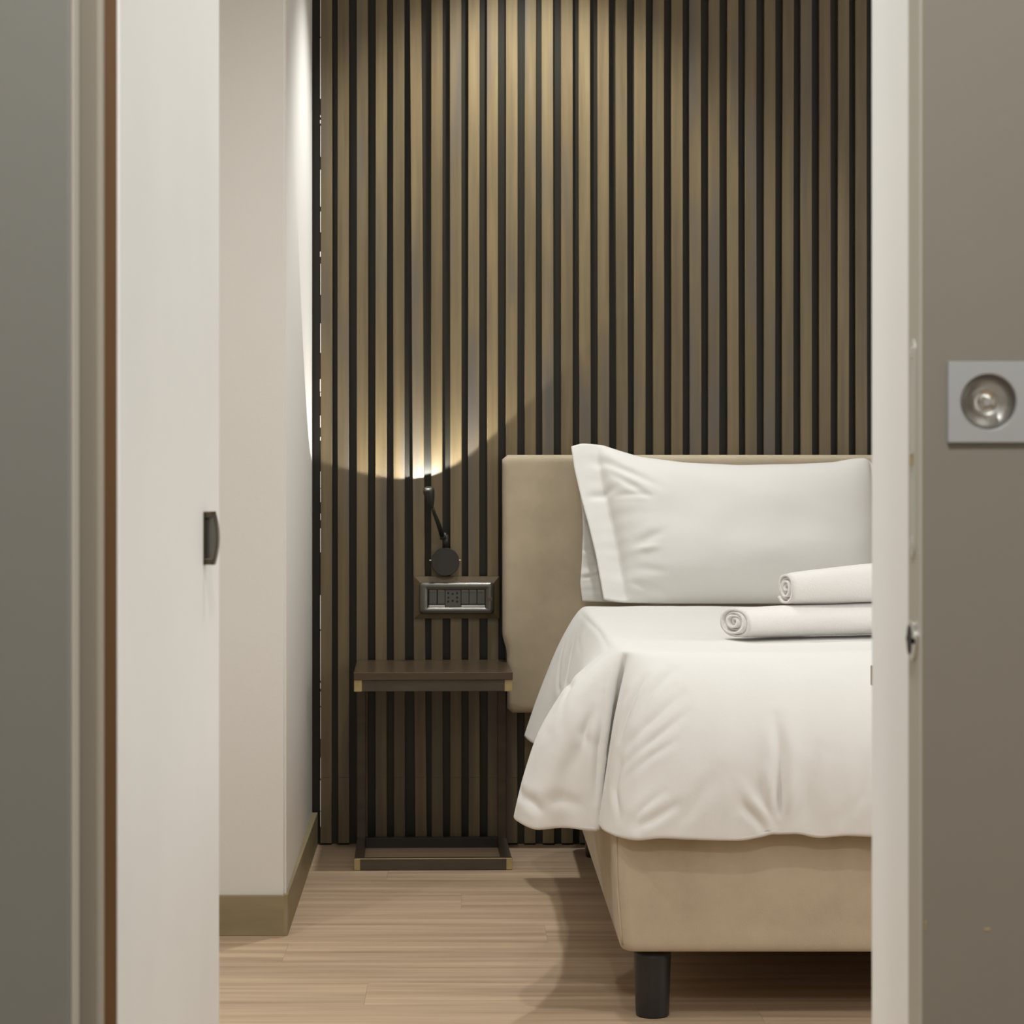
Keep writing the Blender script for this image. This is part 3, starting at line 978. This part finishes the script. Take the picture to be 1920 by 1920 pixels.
# ------------------------------------------------------------------ rolled towels
def towel(name, turns, th, hwid, hhei, length, t0, t1, seed, label, loc_, rz):
    """spiral sheet, extruded along +x; left end at x = 0, resting on z = 0"""
    NA, NX = int(turns * 40), 60
    pitch = .8 / turns
    bm = bmesh.new()
    grid = []
    for ix in range(NX + 1):
        fx = ix / NX
        sc_ = t0 + (t1 - t0) * min(1, fx * 1.6) ** .8
        row_o, row_i = [], []
        for ia in range(NA + 1):
            a = ia / NA * turns * 2 * math.pi
            k = 1 - (1 - ia / NA) * turns * pitch
            endround = 1
            if fx < .02: endround = .97
            wob = 1 + .03 * fbm(fx * 5 + seed, math.cos(a) * .9, math.sin(a) * .9, 2)
            ax_, az_ = hwid * sc_ * wob * endround, hhei * sc_ * wob * endround
            ro, ri = k, max(k - pitch * .82, .02)
            ca, sa = math.cos(a - 1.86), math.sin(a - 1.86)
            f_ = lambda q: (math.copysign(abs(q) ** .85, q))
            zc_ = hhei * sc_
            xo = length * fx + (.004 * math.sin(a * .5 + seed) if ix == 0 else 0)
            row_o.append(bm.verts.new((xo, ax_ * ro * f_(ca), zc_ + az_ * ro * f_(sa))))
            row_i.append(bm.verts.new((xo, ax_ * ri * f_(ca), zc_ + az_ * ri * f_(sa))))
        grid.append((row_o, row_i))
    for ix in range(NX):
        for ia in range(NA):
            o0, i0 = grid[ix]; o1, i1 = grid[ix + 1]
            bm.faces.new((o0[ia], o0[ia + 1], o1[ia + 1], o1[ia]))
            bm.faces.new((i0[ia], i1[ia], i1[ia + 1], i0[ia + 1]))
    for ix in (0, NX):
        o0, i0 = grid[ix]
        for ia in range(NA):
            bm.faces.new((o0[ia], i0[ia], i0[ia + 1], o0[ia + 1]))
    for ia in (0, NA):
        for ix in range(NX):
            o0, i0 = grid[ix]; o1, i1 = grid[ix + 1]
            bm.faces.new((o0[ia], o1[ia], i1[ia], i0[ia]))
    o = obj(name, bm, M['terry'], None, True)
    o.location = loc_; o.rotation_euler = (0, 0, rz)
    tag(o, label, 'towel', 'rolled towels on the bed')
    return o
towel('towel', 4.2, .022, .075, .0345, .56, .92, 1.0, 1.3, 'flattened white rolled towel lying lower on the duvet', (X(1376, 4.52), 4.52, ZT + .0085), math.radians(20))
towel('towel', 4.2, .026, .060, .0465, .46, .70, 1.0, 5.2, 'white rolled towel resting on top of the other towel', (X(1474, 4.56), 4.56, ZT + .0725), math.radians(18))
